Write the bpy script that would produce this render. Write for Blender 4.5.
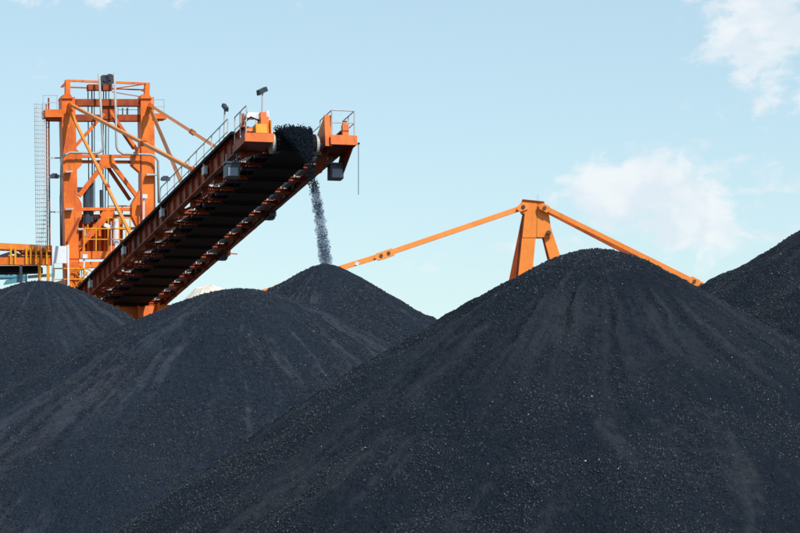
import bpy, math, random
import numpy as np
from mathutils import Vector, Matrix
random.seed(7)
R = math.radians
for o in list(bpy.data.objects):
    bpy.data.objects.remove(o, do_unlink=True)
scene = bpy.context.scene
col = scene.collection

# ------------------------------------------------------------------ camera
F, CX, CY, HOR, HC = 3000.0, 400.0, 266.5, 480.0, 5.0
PITCH = math.atan((HOR - CY) / F)
cam_data = bpy.data.cameras.new("camera")
cam_data.sensor_width = 36.0
cam_data.lens = F / 800.0 * 36.0
cam_data.clip_start = 1.0
cam_data.clip_end = 20000.0
cam = bpy.data.objects.new("camera", cam_data)
col.objects.link(cam)
cam.location = (0, 0, HC)
cam.rotation_euler = (math.pi / 2 + PITCH, 0, 0)
scene.camera = cam

# ------------------------------------------------------------------ light
SUN_EL, SUN_AZ = 47.0, 33.0          # sun stands behind the camera, to its right
to_sun = Vector((math.sin(R(SUN_AZ)) * math.cos(R(SUN_EL)), -math.cos(R(SUN_AZ)) * math.cos(R(SUN_EL)), math.sin(R(SUN_EL))))
sun_data = bpy.data.lights.new("sun", 'SUN')
sun_data.energy = 4.4
sun_data.angle = R(0.55)
sun_data.color = (1.0, 0.95, 0.87)
sun = bpy.data.objects.new("sun", sun_data)
col.objects.link(sun)
sun.rotation_euler = (-to_sun).to_track_quat('-Z', 'Y').to_euler()

world = bpy.data.worlds.new("World")
scene.world = world
world.use_nodes = True
wt = world.node_tree
wt.nodes.clear()
class NT:
    def __init__(s, t): s.t = t
    def n(s, typ, **kw):
        nd = s.t.nodes.new(typ)
        for k, v in kw.items():
            if k.startswith('_'): nd.inputs[k[1:].replace('_', ' ')].default_value = v
            else: setattr(nd, k, v)
        return nd
    def l(s, a, b): s.t.links.new(a, b)
    def m(s, op, a, b=None, c=None, clamp=False):
        nd = s.t.nodes.new('ShaderNodeMath'); nd.operation = op; nd.use_clamp = clamp
        for i, v in enumerate((a, b, c)):
            if v is None: continue
            if isinstance(v, (int, float)): nd.inputs[i].default_value = v
            else: s.t.links.new(v, nd.inputs[i])
        return nd.outputs[0]
    def mix(s, fac, a, b):
        nd = s.t.nodes.new('ShaderNodeMix'); nd.data_type = 'RGBA'
        for i, v in ((0, fac), (6, a), (7, b)):
            if isinstance(v, (int, float)): nd.inputs[i].default_value = v
            elif isinstance(v, tuple): nd.inputs[i].default_value = v
            else: s.t.links.new(v, nd.inputs[i])
        return nd.outputs[2]
    def ramp(s, fac, a, b):      # smoothstep a..b
        nd = s.t.nodes.new('ShaderNodeMapRange'); nd.interpolation_type = 'SMOOTHSTEP'
        nd.inputs[1].default_value = a; nd.inputs[2].default_value = b
        s.t.links.new(fac, nd.inputs[0]); return nd.outputs[0]
W = NT(wt)
sky = W.n('ShaderNodeTexSky', sky_type='NISHITA', sun_disc=False)
sky.sun_elevation = R(SUN_EL)
sky.sun_rotation = R(180 - SUN_AZ)
sky.altitude = 0; sky.air_density = 0.9; sky.dust_density = 0.5; sky.ozone_density = 2.0
tc = W.n('ShaderNodeTexCoord')
sep = W.n('ShaderNodeSeparateXYZ'); W.l(tc.outputs['Generated'], sep.inputs[0])
az = W.m('MULTIPLY', W.m('ARCTAN2', sep.outputs[0], sep.outputs[1]), 57.2958)
el = W.m('MULTIPLY', W.m('ARCSINE', sep.outputs[2]), 57.2958)
cmb = W.n('ShaderNodeCombineXYZ'); W.l(az, cmb.inputs[0]); W.l(W.m('MULTIPLY', el, 1.5), cmb.inputs[1])
warp = W.n('ShaderNodeTexNoise', _Scale=0.55, _Detail=3.0, _Roughness=0.6); W.l(cmb.outputs[0], warp.inputs['Vector'])
wv = W.n('ShaderNodeVectorMath', operation='MULTIPLY_ADD'); W.l(warp.outputs['Color'], wv.inputs[0])
wv.inputs[1].default_value = (1.3, 1.3, 0); W.l(cmb.outputs[0], wv.inputs[2])
cn = W.n('ShaderNodeTexNoise', _Scale=0.85, _Detail=9.0, _Roughness=0.60); W.l(wv.outputs[0], cn.inputs['Vector'])
def azel(x, y):
    v = Vector((0, math.cos(PITCH), math.sin(PITCH))) * F + Vector((1, 0, 0)) * (x - CX) + Vector((0, -math.sin(PITCH), math.cos(PITCH))) * (CY - y)
    v.normalize()
    return math.degrees(math.atan2(v.x, v.y)), math.degrees(math.asin(v.z))
dens = W.m('MULTIPLY_ADD', cn.outputs[0], 1.5, -0.26)
# the clouds the photograph shows: x, y, half width, half height (pixels), weight
for (x, y, hx, hy, wgt) in ((650, 190, 84, 42, .60), (612, 172, 40, 28, .16), (770, 30, 72, 58, .58), (800, 180, 40, 28, .14),
                            (480, 248, 75, 22, .22), (665, 238, 80, 18, .24), (438, 163, 22, 8, .22), (160, 0, 70, 13, .30), (30, 0, 60, 9, .2), (740, 235, 60, 26, .2),
                            (300, 120, 240, 110, -.16), (520, 80, 130, 60, -.14)):
    a0, e0 = azel(x, y)
    dx = W.m('DIVIDE', W.m('SUBTRACT', az, a0), hx / F * 57.3)
    dy = W.m('DIVIDE', W.m('SUBTRACT', el, e0), hy / F * 57.3)
    g = W.m('POWER', 2.718, W.m('MULTIPLY', W.m('ADD', W.m('MULTIPLY', dx, dx), W.m('MULTIPLY', dy, dy)), -1.0))
    dens = W.m('ADD', dens, W.m('MULTIPLY', g, wgt))
cover = W.ramp(dens, 0.62, 0.86)
thick = W.ramp(dens, 0.74, 1.0)
cover = W.m('MULTIPLY', cover, W.ramp(el, 0.0, 3.0))
shade = W.n('ShaderNodeTexNoise', _Scale=0.8, _Detail=4.0); W.l(wv.outputs[0], shade.inputs['Vector'])
ccol = W.mix(W.ramp(shade.outputs[0], 0.38, 0.62), (5.7, 6.35, 6.9, 1), (6.75, 7.05, 7.25, 1))
skyc = W.mix(W.m('ADD', W.m('MULTIPLY', cover, 0.60), W.m('MULTIPLY', thick, 0.32)), W.mix(0.35, sky.outputs[0], (5.26, 7.1, 6.8, 1)), ccol)   # a thin even veil of haze over the whole sky
bg = W.n('ShaderNodeBackground', _Strength=0.133)
W.l(skyc, bg.inputs['Color'])
wo = W.n('ShaderNodeOutputWorld'); W.l(bg.outputs[0], wo.inputs['Surface'])

vs = scene.view_settings
vs.view_transform = 'Standard'
try: vs.look = 'None'
except Exception: pass
vs.exposure = 0.0
vs.gamma = 1.0
vs.use_curve_mapping = False
scene.render.engine = 'CYCLES'
scene.render.resolution_x, scene.render.resolution_y = 1024, 682

# ------------------------------------------------------------------ geometry helpers
CAMP = Vector((0, 0, HC))
FW = Vector((0, math.cos(PITCH), math.sin(PITCH))); UPV = Vector((0, -math.sin(PITCH), math.cos(PITCH)))
def ray(x, y): return FW * F + Vector((1, 0, 0)) * (x - CX) + UPV * (CY - y)
def at(x, y, Y):
    d = ray(x, y); return CAMP + d * (Y / d.y)
Z = Vector((0, 0, 1))
V = Vector

class MB:
    def __init__(s): s.v = []; s.f = []
    def add(s, vs_, fs):
        b = len(s.v); s.v += [tuple(p) for p in vs_]; s.f += [tuple(i + b for i in f) for f in fs]; return s
    def box(s, c, ax, ay, az_):      # centre and three half vectors
        p = [c + ax * i + ay * j + az_ * k for k in (-1, 1) for j in (-1, 1) for i in (-1, 1)]
        return s.add(p, [(0, 2, 3, 1), (4, 5, 7, 6), (0, 1, 5, 4), (2, 6, 7, 3), (0, 4, 6, 2), (1, 3, 7, 5)])
    def bar(s, p0, p1, w, h, up=Z):   # box beam; w sideways, h along up
        d = (p1 - p0); ln = d.length; d = d / ln
        sd = d.cross(up)
        if sd.length < 1e-4: sd = d.cross(V((1, 0, 0)))
        sd.normalize(); u = sd.cross(d)
        return s.box((p0 + p1) / 2, d * ln / 2, sd * w / 2, u * h / 2)
    def ibeam(s, p0, p1, w, h, t=0.03, up=Z):
        d = (p1 - p0).normalized(); sd = d.cross(up).normalized(); u = sd.cross(d)
        s.bar(p0 + u * (h / 2 - t / 2), p1 + u * (h / 2 - t / 2), w, t, u)
        s.bar(p0 - u * (h / 2 - t / 2), p1 - u * (h / 2 - t / 2), w, t, u)
        return s.bar(p0, p1, t, h - 2 * t, u)
    def tube(s, p0, p1, r, n=8, r1=None, caps=True):
        r1 = r if r1 is None else r1
        d = (p1 - p0).normalized(); a = d.orthogonal().normalized(); b = d.cross(a)
        vs_ = []
        for p, q in ((p0, r), (p1, r1)):
            vs_ += [p + (a * math.cos(2 * math.pi * i / n) + b * math.sin(2 * math.pi * i / n)) * q for i in range(n)]
        fs = [(i, (i + 1) % n, n + (i + 1) % n, n + i) for i in range(n)]
        if caps: fs += [tuple(range(n - 1, -1, -1)), tuple(range(n, 2 * n))]
        return s.add(vs_, fs)
    def path(s, pts, r, n=8):
        pts = [V(p) for p in pts]; vs_ = []; fs = []
        for i, p in enumerate(pts):
            if i == 0: t = pts[1] - p
            elif i == len(pts) - 1: t = p - pts[-2]
            else: t = (pts[i + 1] - p).normalized() + (p - pts[i - 1]).normalized()
            t.normalize()
            if i == 0: a = t.orthogonal().normalized()
            else: a = (a - t * a.dot(t)).normalized()
            b = t.cross(a)
            vs_ += [p + (a * math.cos(2 * math.pi * k / n) + b * math.sin(2 * math.pi * k / n)) * r for k in range(n)]
        for i in range(len(pts) - 1):
            fs += [(i * n + k, i * n + (k + 1) % n, (i + 1) * n + (k + 1) % n, (i + 1) * n + k) for k in range(n)]
        fs += [tuple(range(n - 1, -1, -1)), tuple((len(pts) - 1) * n + k for k in range(n))]
        return s.add(vs_, fs)
    def prism(s, pts, off):           # closed polygon extruded by vector off
        n = len(pts); vs_ = [V(p) for p in pts] + [V(p) + off for p in pts]
        fs = [tuple(range(n - 1, -1, -1)), tuple(range(n, 2 * n))] + [(i, (i + 1) % n, n + (i + 1) % n, n + i) for i in range(n)]
        return s.add(vs_, fs)
    def rail(s, pts, up=Z, h=1.1, step=1.3, r=0.028, mid=True, kick=False):
        pts = [V(p) for p in pts]
        for i in range(len(pts) - 1):
            a, b = pts[i], pts[i + 1]
            s.tube(a + up * h, b + up * h, r, 6)
            if mid: s.tube(a + up * h * .52, b + up * h * .52, r * .8, 6)
            k = max(1, round((b - a).length / step))
            for j in range(k + (1 if i == len(pts) - 2 else 0)):
                q = a.lerp(b, j / k); s.tube(q, q + up * h, r, 6)
        return s
    def mesh(s, name, org=V((0, 0, 0))):
        me = bpy.data.meshes.new(name)
        me.from_pydata([(x - org.x, y - org.y, z - org.z) for x, y, z in s.v], [], s.f); me.update()
        import bmesh
        bm = bmesh.new(); bm.from_mesh(me); bmesh.ops.recalc_face_normals(bm, faces=bm.faces); bm.to_mesh(me); bm.free()
        return me
    def build(s, name, mat, root=None, parent=None, smooth=False):
        org = root.location if root else V((0, 0, 0))
        me = s.mesh(name, org); me.materials.append(mat)
        if smooth: me.shade_smooth()
        o = bpy.data.objects.new(name, me); col.objects.link(o)
        if parent or root: o.parent = parent or root
        return o
def clone(o, delta, parent=None):
    c = o.copy(); col.objects.link(c); c.location = o.location + delta
    if parent: c.parent = parent
    return c
def tag(o, label=None, cat=None, group=None, kind=None):
    for k, v in (('label', label), ('category', cat), ('group', group), ('kind', kind)):
        if v: o[k] = v
    return o
def empty(name, loc, label, cat, group=None):
    o = bpy.data.objects.new(name, None); o.location = loc; o.empty_display_size = .5; col.objects.link(o)
    return tag(o, label, cat, group)

# ------------------------------------------------------------------ materials
def new_mat(name):
    m = bpy.data.materials.new(name); m.use_nodes = True
    n = NT(m.node_tree); b = m.node_tree.nodes['Principled BSDF']
    return m, n, b
def paint(name, base, dark, grime, rough=0.5, grime_amt=0.5, rust=(0.10, 0.03, 0.012, 1), rust_amt=0.35, spec=0.35):
    m, n, b = new_mat(name)
    t = n.n('ShaderNodeTexCoord'); ob = t.outputs['Object']
    n1 = n.n('ShaderNodeTexNoise', _Scale=0.9, _Detail=6.0, _Roughness=0.65); n.l(ob, n1.inputs['Vector'])
    c = n.mix(n.ramp(n1.outputs[0], .38, .66), base, dark)
    nb = n.n('ShaderNodeTexNoise', _Scale=.28, _Detail=3.0, _Roughness=0.5); n.l(ob, nb.inputs['Vector'])
    c = n.mix(n.m('MULTIPLY', n.ramp(nb.outputs[0], .45, .7), .55), c, dark)
    mp_ = n.n('ShaderNodeMapping'); mp_.inputs['Scale'].default_value = (5, 5, .7); n.l(ob, mp_.inputs[0])
    n2 = n.n('ShaderNodeTexNoise', _Scale=1.0, _Detail=5.0, _Roughness=0.7); n.l(mp_.outputs[0], n2.inputs['Vector'])
    c = n.mix(n.m('MULTIPLY', n.ramp(n2.outputs[0], .5, .78), grime_amt), c, grime)
    n3 = n.n('ShaderNodeTexNoise', _Scale=4.5, _Detail=6.0, _Roughness=0.75); n.l(ob, n3.inputs['Vector'])
    c = n.mix(n.m('MULTIPLY', n.ramp(n3.outputs[0], .6, .75), rust_amt), c, rust)
    n.l(c, b.inputs['Base Color'])
    b.inputs['Roughness'].default_value = rough
    b.inputs['Specular IOR Level'].default_value = spec
    bp = n.n('ShaderNodeBump', _Strength=0.25, _Distance=0.02); n.l(n3.outputs[0], bp.inputs['Height']); n.l(bp.outputs[0], b.inputs['Normal'])
    return m
M = {}
M['orange'] = paint('orange_paint', (.84, .20, .022, 1), (.64, .115, .012, 1), (.13, .042, .022, 1), grime_amt=.72, rust_amt=.5)
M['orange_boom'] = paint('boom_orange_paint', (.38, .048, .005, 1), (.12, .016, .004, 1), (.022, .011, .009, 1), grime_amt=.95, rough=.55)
M['orange_pale'] = paint('pale_orange_paint', (.86, .27, .045, 1), (.80, .23, .035, 1), (.38, .12, .035, 1), grime_amt=.5, rust_amt=.3)
M['rust'] = paint('rusted_orange_paint', (.40, .07, .012, 1), (.22, .04, .010, 1), (.06, .025, .015, 1), rough=.7)
M['yellow'] = paint('yellow_paint', (.80, .38, .02, 1), (.70, .28, .015, 1), (.25, .10, .02, 1), grime_amt=.4)
M['white'] = paint('white_paint', (.74, .76, .80, 1), (.66, .69, .74, 1), (.35, .34, .33, 1), grime_amt=.35, rust_amt=.08)
M['galv'] = paint('galvanised_steel', (.52, .54, .56, 1), (.40, .42, .44, 1), (.15, .13, .11, 1), rough=.45, rust_amt=.1)
M['pipe'] = paint('grey_pipe', (.44, .45, .44, 1), (.30, .31, .31, 1), (.2, .18, .15, 1), rough=.45, rust_amt=.15)
M['steel'] = paint('dark_steel', (.05, .065, .09, 1), (.03, .04, .06, 1), (.02, .02, .02, 1), rough=.45, rust_amt=.1)
M['rubber'] = paint('belt_rubber', (.008, .008, .010, 1), (.006, .006, .007, 1), (.014, .013, .013, 1), rough=.8, rust_amt=0, spec=.2)
M['pin'] = paint('pin_steel', (.14, .08, .05, 1), (.09, .05, .035, 1), (.05, .03, .02, 1), rough=.55)
M['teal'] = paint('teal_sheet', (.10, .30, .38, 1), (.07, .22, .30, 1), (.04, .06, .07, 1))
M['pale'] = paint('pale_heap', (.62, .58, .52, 1), (.52, .48, .43, 1), (.40, .37, .33, 1), rough=.9)
m, n, b = new_mat('lamp_glass'); b.inputs['Base Color'].default_value = (.16, .21, .28, 1); b.inputs['Roughness'].default_value = .35; M['glass'] = m

def coal_mat(name, lump=False):
    m, n, b = new_mat(name)
    t = n.n('ShaderNodeTexCoord'); ob = t.outputs['Object']
    if lump:
        oi = n.n('ShaderNodeObjectInfo')
        c = n.mix(oi.outputs['Random'], (.006, .0098, .0165, 1), (.015, .021, .033, 1))
        n.l(c, b.inputs['Base Color'])
        n.l(n.m('MULTIPLY_ADD', n.m('GREATER_THAN', oi.outputs['Random'], .05), .24, .30), b.inputs['Roughness'])
        b.inputs['Specular IOR Level'].default_value = .36
        return m
    at_ = n.n('ShaderNodeAttribute', attribute_name='dust')
    n1 = n.n('ShaderNodeTexNoise', _Scale=7.0, _Detail=8.0, _Roughness=0.72); n.l(ob, n1.inputs['Vector'])
    n2 = n.n('ShaderNodeTexNoise', _Scale=.35, _Detail=4.0, _Roughness=0.6); n.l(ob, n2.inputs['Vector'])
    v1 = n.n('ShaderNodeTexVoronoi', _Scale=11.0); n.l(ob, v1.inputs['Vector'])
    c = n.mix(n.ramp(n1.outputs[0], .3, .72), (.0060, .0105, .0190, 1), (.0145, .0210, .034, 1))
    d = n.mix(n.ramp(n2.outputs[0], .35, .65), (.029, .036, .050, 1), (.043, .042, .049, 1))
    d = n.mix(n.ramp(n1.outputs[0], .3, .75), (.015, .020, .029, 1), d)
    c = n.mix(at_.outputs['Fac'], c, d)
    oc = n.n('ShaderNodeObjectInfo')       # each pile's object colour multiplies the coal colour
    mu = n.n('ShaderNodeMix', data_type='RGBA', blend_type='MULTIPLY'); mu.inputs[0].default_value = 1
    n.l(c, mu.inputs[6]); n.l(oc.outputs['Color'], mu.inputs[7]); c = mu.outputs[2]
    n.l(c, b.inputs['Base Color'])
    b.inputs['Roughness'].default_value = .85
    b.inputs['Specular IOR Level'].default_value = .08
    h = n.m('ADD', n.m('MULTIPLY', n1.outputs[0], .9), n.m('MULTIPLY', v1.outputs['Distance'], -.7))
    bp = n.n('ShaderNodeBump', _Distance=0.09); n.l(h, bp.inputs['Height'])
    n.l(n.m('MULTIPLY_ADD', at_.outputs['Fac'], -.4, .95), bp.inputs['Strength'])
    n.l(bp.outputs[0], b.inputs['Normal'])
    return m
M['coal'] = coal_mat('coal_slope')
M['lump'] = coal_mat('coal_lump', True)
m, n, b = new_mat('yard_ground')
t = n.n('ShaderNodeTexCoord'); n1 = n.n('ShaderNodeTexNoise', _Scale=.08, _Detail=9.0, _Roughness=.7); n.l(t.outputs['Object'], n1.inputs['Vector'])
n.l(n.mix(n.ramp(n1.outputs[0], .35, .65), (.04, .04, .042, 1), (.10, .09, .08, 1)), b.inputs['Base Color']); b.inputs['Roughness'].default_value = .95
M['ground'] = m

# ------------------------------------------------------------------ ground
g = MB(); N_ = 24; S_ = 6000
for i in range(N_ + 1):
    for j in range(N_ + 1): g.v.append((-S_ + 2 * S_ * i / N_, -S_ / 2 + 2 * S_ * j / N_, 0))
g.f = [(i * (N_ + 1) + j, (i + 1) * (N_ + 1) + j, (i + 1) * (N_ + 1) + j + 1, i * (N_ + 1) + j + 1) for i in range(N_) for j in range(N_)]
tag(g.build('ground', M['ground']), kind='structure')

# ------------------------------------------------------------------ coal piles
rng = np.random.default_rng(11)
PERM = rng.permutation(512)
GA = rng.random(512) * 2 * np.pi
def perlin(x, y, seed=0):
    xi = np.floor(x).astype(int); yi = np.floor(y).astype(int); xf = x - xi; yf = y - yi
    def gr(i, j, fx, fy):
        a = GA[PERM[(PERM[(i + seed * 37) & 511] + j) & 511]]; return np.cos(a) * fx + np.sin(a) * fy
    u = xf ** 3 * (xf * (xf * 6 - 15) + 10); v = yf ** 3 * (yf * (yf * 6 - 15) + 10)
    a = gr(xi, yi, xf, yf); b_ = gr(xi + 1, yi, xf - 1, yf); c = gr(xi, yi + 1, xf, yf - 1); d = gr(xi + 1, yi + 1, xf - 1, yf - 1)
    return (a + (b_ - a) * u) + ((c + (d - c) * u) - (a + (b_ - a) * u)) * v
def fbm(x, y, o=4, seed=0, gain=.5):
    s = 0; a = 1
    for k in range(o): s = s + a * perlin(x * 2 ** k + 17.3 * k, y * 2 ** k - 9.1 * k, seed + k); a *= gain
    return s
def sstep(x, a, b_):
    t_ = np.clip((x - a) / (b_ - a), 0, 1); return t_ * t_ * (3 - 2 * t_)

def lump_nodes():
    ng = bpy.data.node_groups.new('coal_lump_scatter', 'GeometryNodeTree')
    ng.interface.new_socket('Geometry', in_out='INPUT', socket_type='NodeSocketGeometry')
    ng.interface.new_socket('Geometry', in_out='OUTPUT', socket_type='NodeSocketGeometry')
    T = NT(ng)
    gi = T.n('NodeGroupInput'); go = T.n('NodeGroupOutput')
    na = T.n('GeometryNodeInputNamedAttribute', data_type='FLOAT'); na.inputs['Name'].default_value = 'lumps'
    dp = T.n('GeometryNodeDistributePointsOnFaces', distribute_method='RANDOM')
    T.l(gi.outputs[0], dp.inputs['Mesh']); T.l(na.outputs[0], dp.inputs['Density'])
    ico = T.n('GeometryNodeMeshIcoSphere'); ico.inputs['Radius'].default_value = 1.0; ico.inputs['Subdivisions'].default_value = 1
    pos = T.n('GeometryNodeInputPosition')
    wn = T.n('ShaderNodeTexWhiteNoise', noise_dimensions='3D'); T.l(pos.outputs[0], wn.inputs['Vector'])
    sub = T.n('ShaderNodeVectorMath', operation='MULTIPLY_ADD'); T.l(wn.outputs['Color'], sub.inputs[0])
    sub.inputs[1].default_value = (.7, .7, .7); sub.inputs[2].default_value = (-.35, -.35, -.35)
    sp = T.n('GeometryNodeSetPosition'); T.l(ico.outputs['Mesh'], sp.inputs['Geometry']); T.l(sub.outputs[0], sp.inputs['Offset'])
    ss = T.n('GeometryNodeSetShadeSmooth'); ss.inputs['Shade Smooth'].default_value = False; T.l(sp.outputs[0], ss.inputs['Geometry'])
    sm = T.n('GeometryNodeSetMaterial'); sm.inputs['Material'].default_value = M['lump']; T.l(ss.outputs[0], sm.inputs['Geometry'])
    rr = T.n('FunctionNodeRandomValue', data_type='FLOAT_VECTOR'); rr.inputs[1].default_value = (6.28, 6.28, 6.28)
    rs = T.n('FunctionNodeRandomValue', data_type='FLOAT'); rs.inputs['Seed'].default_value = 5
    sz = T.m('MULTIPLY_ADD', T.m('POWER', rs.outputs[1], 4.0), .032, .0125)
    iop = T.n('GeometryNodeInstanceOnPoints'); T.l(dp.outputs['Points'], iop.inputs['Points']); T.l(sm.outputs[0], iop.inputs['Instance'])
    T.l(rr.outputs[0], iop.inputs['Rotation']); T.l(sz, iop.inputs['Scale'])
    T.l(iop.outputs[0], go.inputs[0])
    return ng
LUMPS = lump_nodes()

BUILT = []
def coal_pile(px, py, d, a, k, seed, label, gully=(), dustang=(), nang=620, nrad=230, lump=330., tone=.9, smooth_top=0.):
    P = at(px, py, d); zp = P.z; cx0, cy0 = P.x, P.y
    rmax = (zp / k + a) * 1.08
    # angles: dense towards the camera (phi = 0 faces -Y)
    front = np.linspace(-1.95, 1.95, int(nang * .8), endpoint=False); back = np.linspace(1.95, 2 * np.pi - 1.95, nang - len(front), endpoint=False)
    phi = np.concatenate([front, back]); n_ = len(phi)
    tt = np.linspace(0, 1, nrad + 1)[1:]; r = rmax * (tt * .75 + .25 * tt ** 2)
    PH, RR = np.meshgrid(phi, r)
    X = RR * np.sin(PH); Y = -RR * np.cos(PH)
    wob = fbm(X * .11 + seed * 3.1, Y * .11, 3, seed)
    r2 = RR * (1 + .10 * wob * sstep(RR, 1, 6))
    z = zp + k * (a - np.sqrt(r2 ** 2 + a ** 2))
    z += .28 * fbm(X * .28 + seed, Y * .28 + 5, 3, seed + 3) * sstep(RR, 1.2, 5)
    # rills that run down the slope
    fade = sstep(RR, 2.0, 6.0)
    z += .06 * fbm(PH * 9 + seed * 7, RR * .14, 3, seed + 5) * fade * (1 - .5 * sstep(RR, 8, 16))
    fine = fbm(X * 2.3 + 3, Y * 2.3, 4, seed + 31, .6)
    lanes = fbm(PH * 13 + seed * 2 + 1.5 * wob, RR * .11 + seed, 4, seed + 9, .6)
    dust = .85 * sstep(.5 + 1.1 * fbm(PH * 3.0 + seed * 5, RR * .12, 2, seed + 8) + .9 * lanes + .45 * fine, .70, 1.25)
    for (p0, wd, r0, r1, depth) in gully:
        pc = p0 + .10 * fbm(RR * .45 + p0 * 13, RR * 0 + .3, 3, 41)
        gpr = np.exp(-((PH - pc) / wd) ** 2) * sstep(RR, r0, r0 + 1.0) * (1 - sstep(RR, r1 - 2.5, r1))
        side = np.exp(-((PH - pc - wd * 1.8) / wd) ** 2) * sstep(RR, r0, r0 + 1.0) * (1 - sstep(RR, r1 - 2.5, r1))
        z -= depth * gpr; z += depth * .5 * side
        dust = np.maximum(dust, .85 * side)
    for (p0, wd, r0, r1, amt) in dustang:
        pc = p0 + .10 * fbm(RR * .25 + p0 * 7, RR * 0 + .7, 2, 51)
        band = np.exp(-((PH - pc) / (wd * (1 + .5 * fbm(RR * .6, PH * 5, 2, 61)))) ** 2) * sstep(RR, r0, r0 + 2) * (1 - sstep(RR, r1 - 4, r1))
        band = band * sstep(.62 + 1.1 * lanes + .6 * fine, .15, .85)
        dust = np.maximum(dust, amt * band)
    # small slumps and lumps of the surface
    z += .07 * (1 - 2 * np.abs(fbm(PH * 11 + seed, RR * .45 + .6 * fine, 3, seed + 25))) * sstep(RR, 2, 5) * sstep(fbm(X * .2 + 4, Y * .2, 2, seed + 27), -.15, .35)
    z += .085 * fbm(X * 1.1, Y * 1.1, 3, seed + 13) * sstep(RR, .5, 3)
    coarse = 1 - dust
    z += .06 * coarse * fbm(X * 4.2, Y * 4.2, 2, seed + 17) * sstep(RR, .5, 2.5)
    z = np.maximum(z, -.25)
    vs_ = np.concatenate([[[0, 0, zp]], np.stack([X, Y, z], -1).reshape(-1, 3)])
    i = np.arange(nrad - 1)[:, None]; j = np.arange(n_)[None, :]
    q = np.stack([1 + i * n_ + j, 1 + (i + 1) * n_ + j, 1 + (i + 1) * n_ + (j + 1) % n_, 1 + i * n_ + (j + 1) % n_], -1).reshape(-1, 4)
    jj = np.arange(n_); tri = np.stack([np.zeros(n_, int), 1 + jj, 1 + (jj + 1) % n_], -1)
    me = bpy.data.meshes.new('coal_pile')
    me.vertices.add(len(vs_)); me.vertices.foreach_set('co', vs_.astype(np.float32).ravel())
    nl = len(q) * 4 + len(tri) * 3
    me.loops.add(nl); me.loops.foreach_set('vertex_index', np.concatenate([q.ravel(), tri.ravel()]).astype(np.int32))
    me.polygons.add(len(q) + len(tri))
    me.polygons.foreach_set('loop_start', np.concatenate([np.arange(len(q)) * 4, len(q) * 4 + np.arange(len(tri)) * 3]).astype(np.int32))
    me.update(calc_edges=True); me.validate()
    me.shade_smooth()
    dv = np.concatenate([[.3], dust.ravel()]).astype(np.float32)
    me.attributes.new('dust', 'FLOAT', 'POINT').data.foreach_set('value', dv)
    wx, wy = X + cx0, Y + cy0
    dep = wy * math.cos(PITCH) + (z - HC) * math.sin(PITCH); ypx = CY - F * (-wy * math.sin(PITCH) + (z - HC) * math.cos(PITCH)) / dep; xpx = CX + F * wx / dep
    seen = (Y < 1.0 + .3 * RR * 0) & (ypx < 550) & (xpx > -25) & (xpx < 825)
    for (qx, qy, qz, qa, qk) in BUILT:      # nothing lies loose inside a neighbouring pile
        seen &= z > qz + qk * (qa - np.sqrt((wx - qx) ** 2 + (wy - qy) ** 2 + qa ** 2)) - .5
    BUILT.append((cx0, cy0, zp, a, k))
    patch = sstep(fbm(X * .35 + 9, Y * .35, 3, seed + 21), -.35, .35)
    lv = (lump * (.12 + .88 * coarse ** 1.5) * (.2 + 1.1 * patch)) * seen * (1 - smooth_top * (1 - sstep(RR + 1.5 * wob, 5, 9.5)) * sstep(RR, 1.5, 3))
    me.attributes.new('lumps', 'FLOAT', 'POINT').data.foreach_set('value', np.concatenate([[lump * .5], lv.ravel()]).astype(np.float32))
    me.materials.append(M['coal'])
    o = bpy.data.objects.new('coal_pile', me); o.location = (cx0, cy0, 0); o.color = (tone, tone, tone, 1); col.objects.link(o)
    tag(o, label, 'coal pile', 'conical coal stockpiles')
    lo = bpy.data.objects.new('coal_lumps', me); col.objects.link(lo); lo.parent = o; lo['kind'] = 'stuff'
    md = lo.modifiers.new('scatter', 'NODES'); md.node_group = LUMPS
    return o, P

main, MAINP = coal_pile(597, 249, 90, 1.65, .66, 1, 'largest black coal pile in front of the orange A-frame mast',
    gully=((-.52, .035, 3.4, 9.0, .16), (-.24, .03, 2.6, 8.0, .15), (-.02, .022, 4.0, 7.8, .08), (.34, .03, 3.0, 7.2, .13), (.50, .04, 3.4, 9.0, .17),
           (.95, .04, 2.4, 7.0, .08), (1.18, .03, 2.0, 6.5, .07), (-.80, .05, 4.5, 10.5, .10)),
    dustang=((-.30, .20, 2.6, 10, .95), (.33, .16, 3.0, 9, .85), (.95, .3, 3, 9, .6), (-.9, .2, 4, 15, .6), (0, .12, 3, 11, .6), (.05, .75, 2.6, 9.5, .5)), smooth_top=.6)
pile3, P3 = coal_pile(326, 264, 110, .6, .62, 2, 'pointed black coal pile directly below the falling coal stream', dustang=((.2, .3, .5, 6, .35),), lump=280, tone=1.4)
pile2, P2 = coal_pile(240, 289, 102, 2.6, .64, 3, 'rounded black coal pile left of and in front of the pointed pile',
    dustang=((-.62, .15, .5, 13, 1.0), (-.75, .06, 7, 17, 1.0), (.5, .25, 1, 6, .4)), lump=280, tone=1.4)
pile1, P1 = coal_pile(40, 281, 112, 1.6, .62, 4, 'black coal pile at the left edge below the white panel', dustang=((.5, .35, .5, 8, .55), (-.2, .3, 1, 8, .4)), lump=280, tone=1.4)
pileR, PR = coal_pile(885, 203, 108, 2.0, .625, 5, 'black coal pile rising out of the frame at the right edge', dustang=((-.2, .2, 3, 9, .2),), tone=.9)

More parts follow.
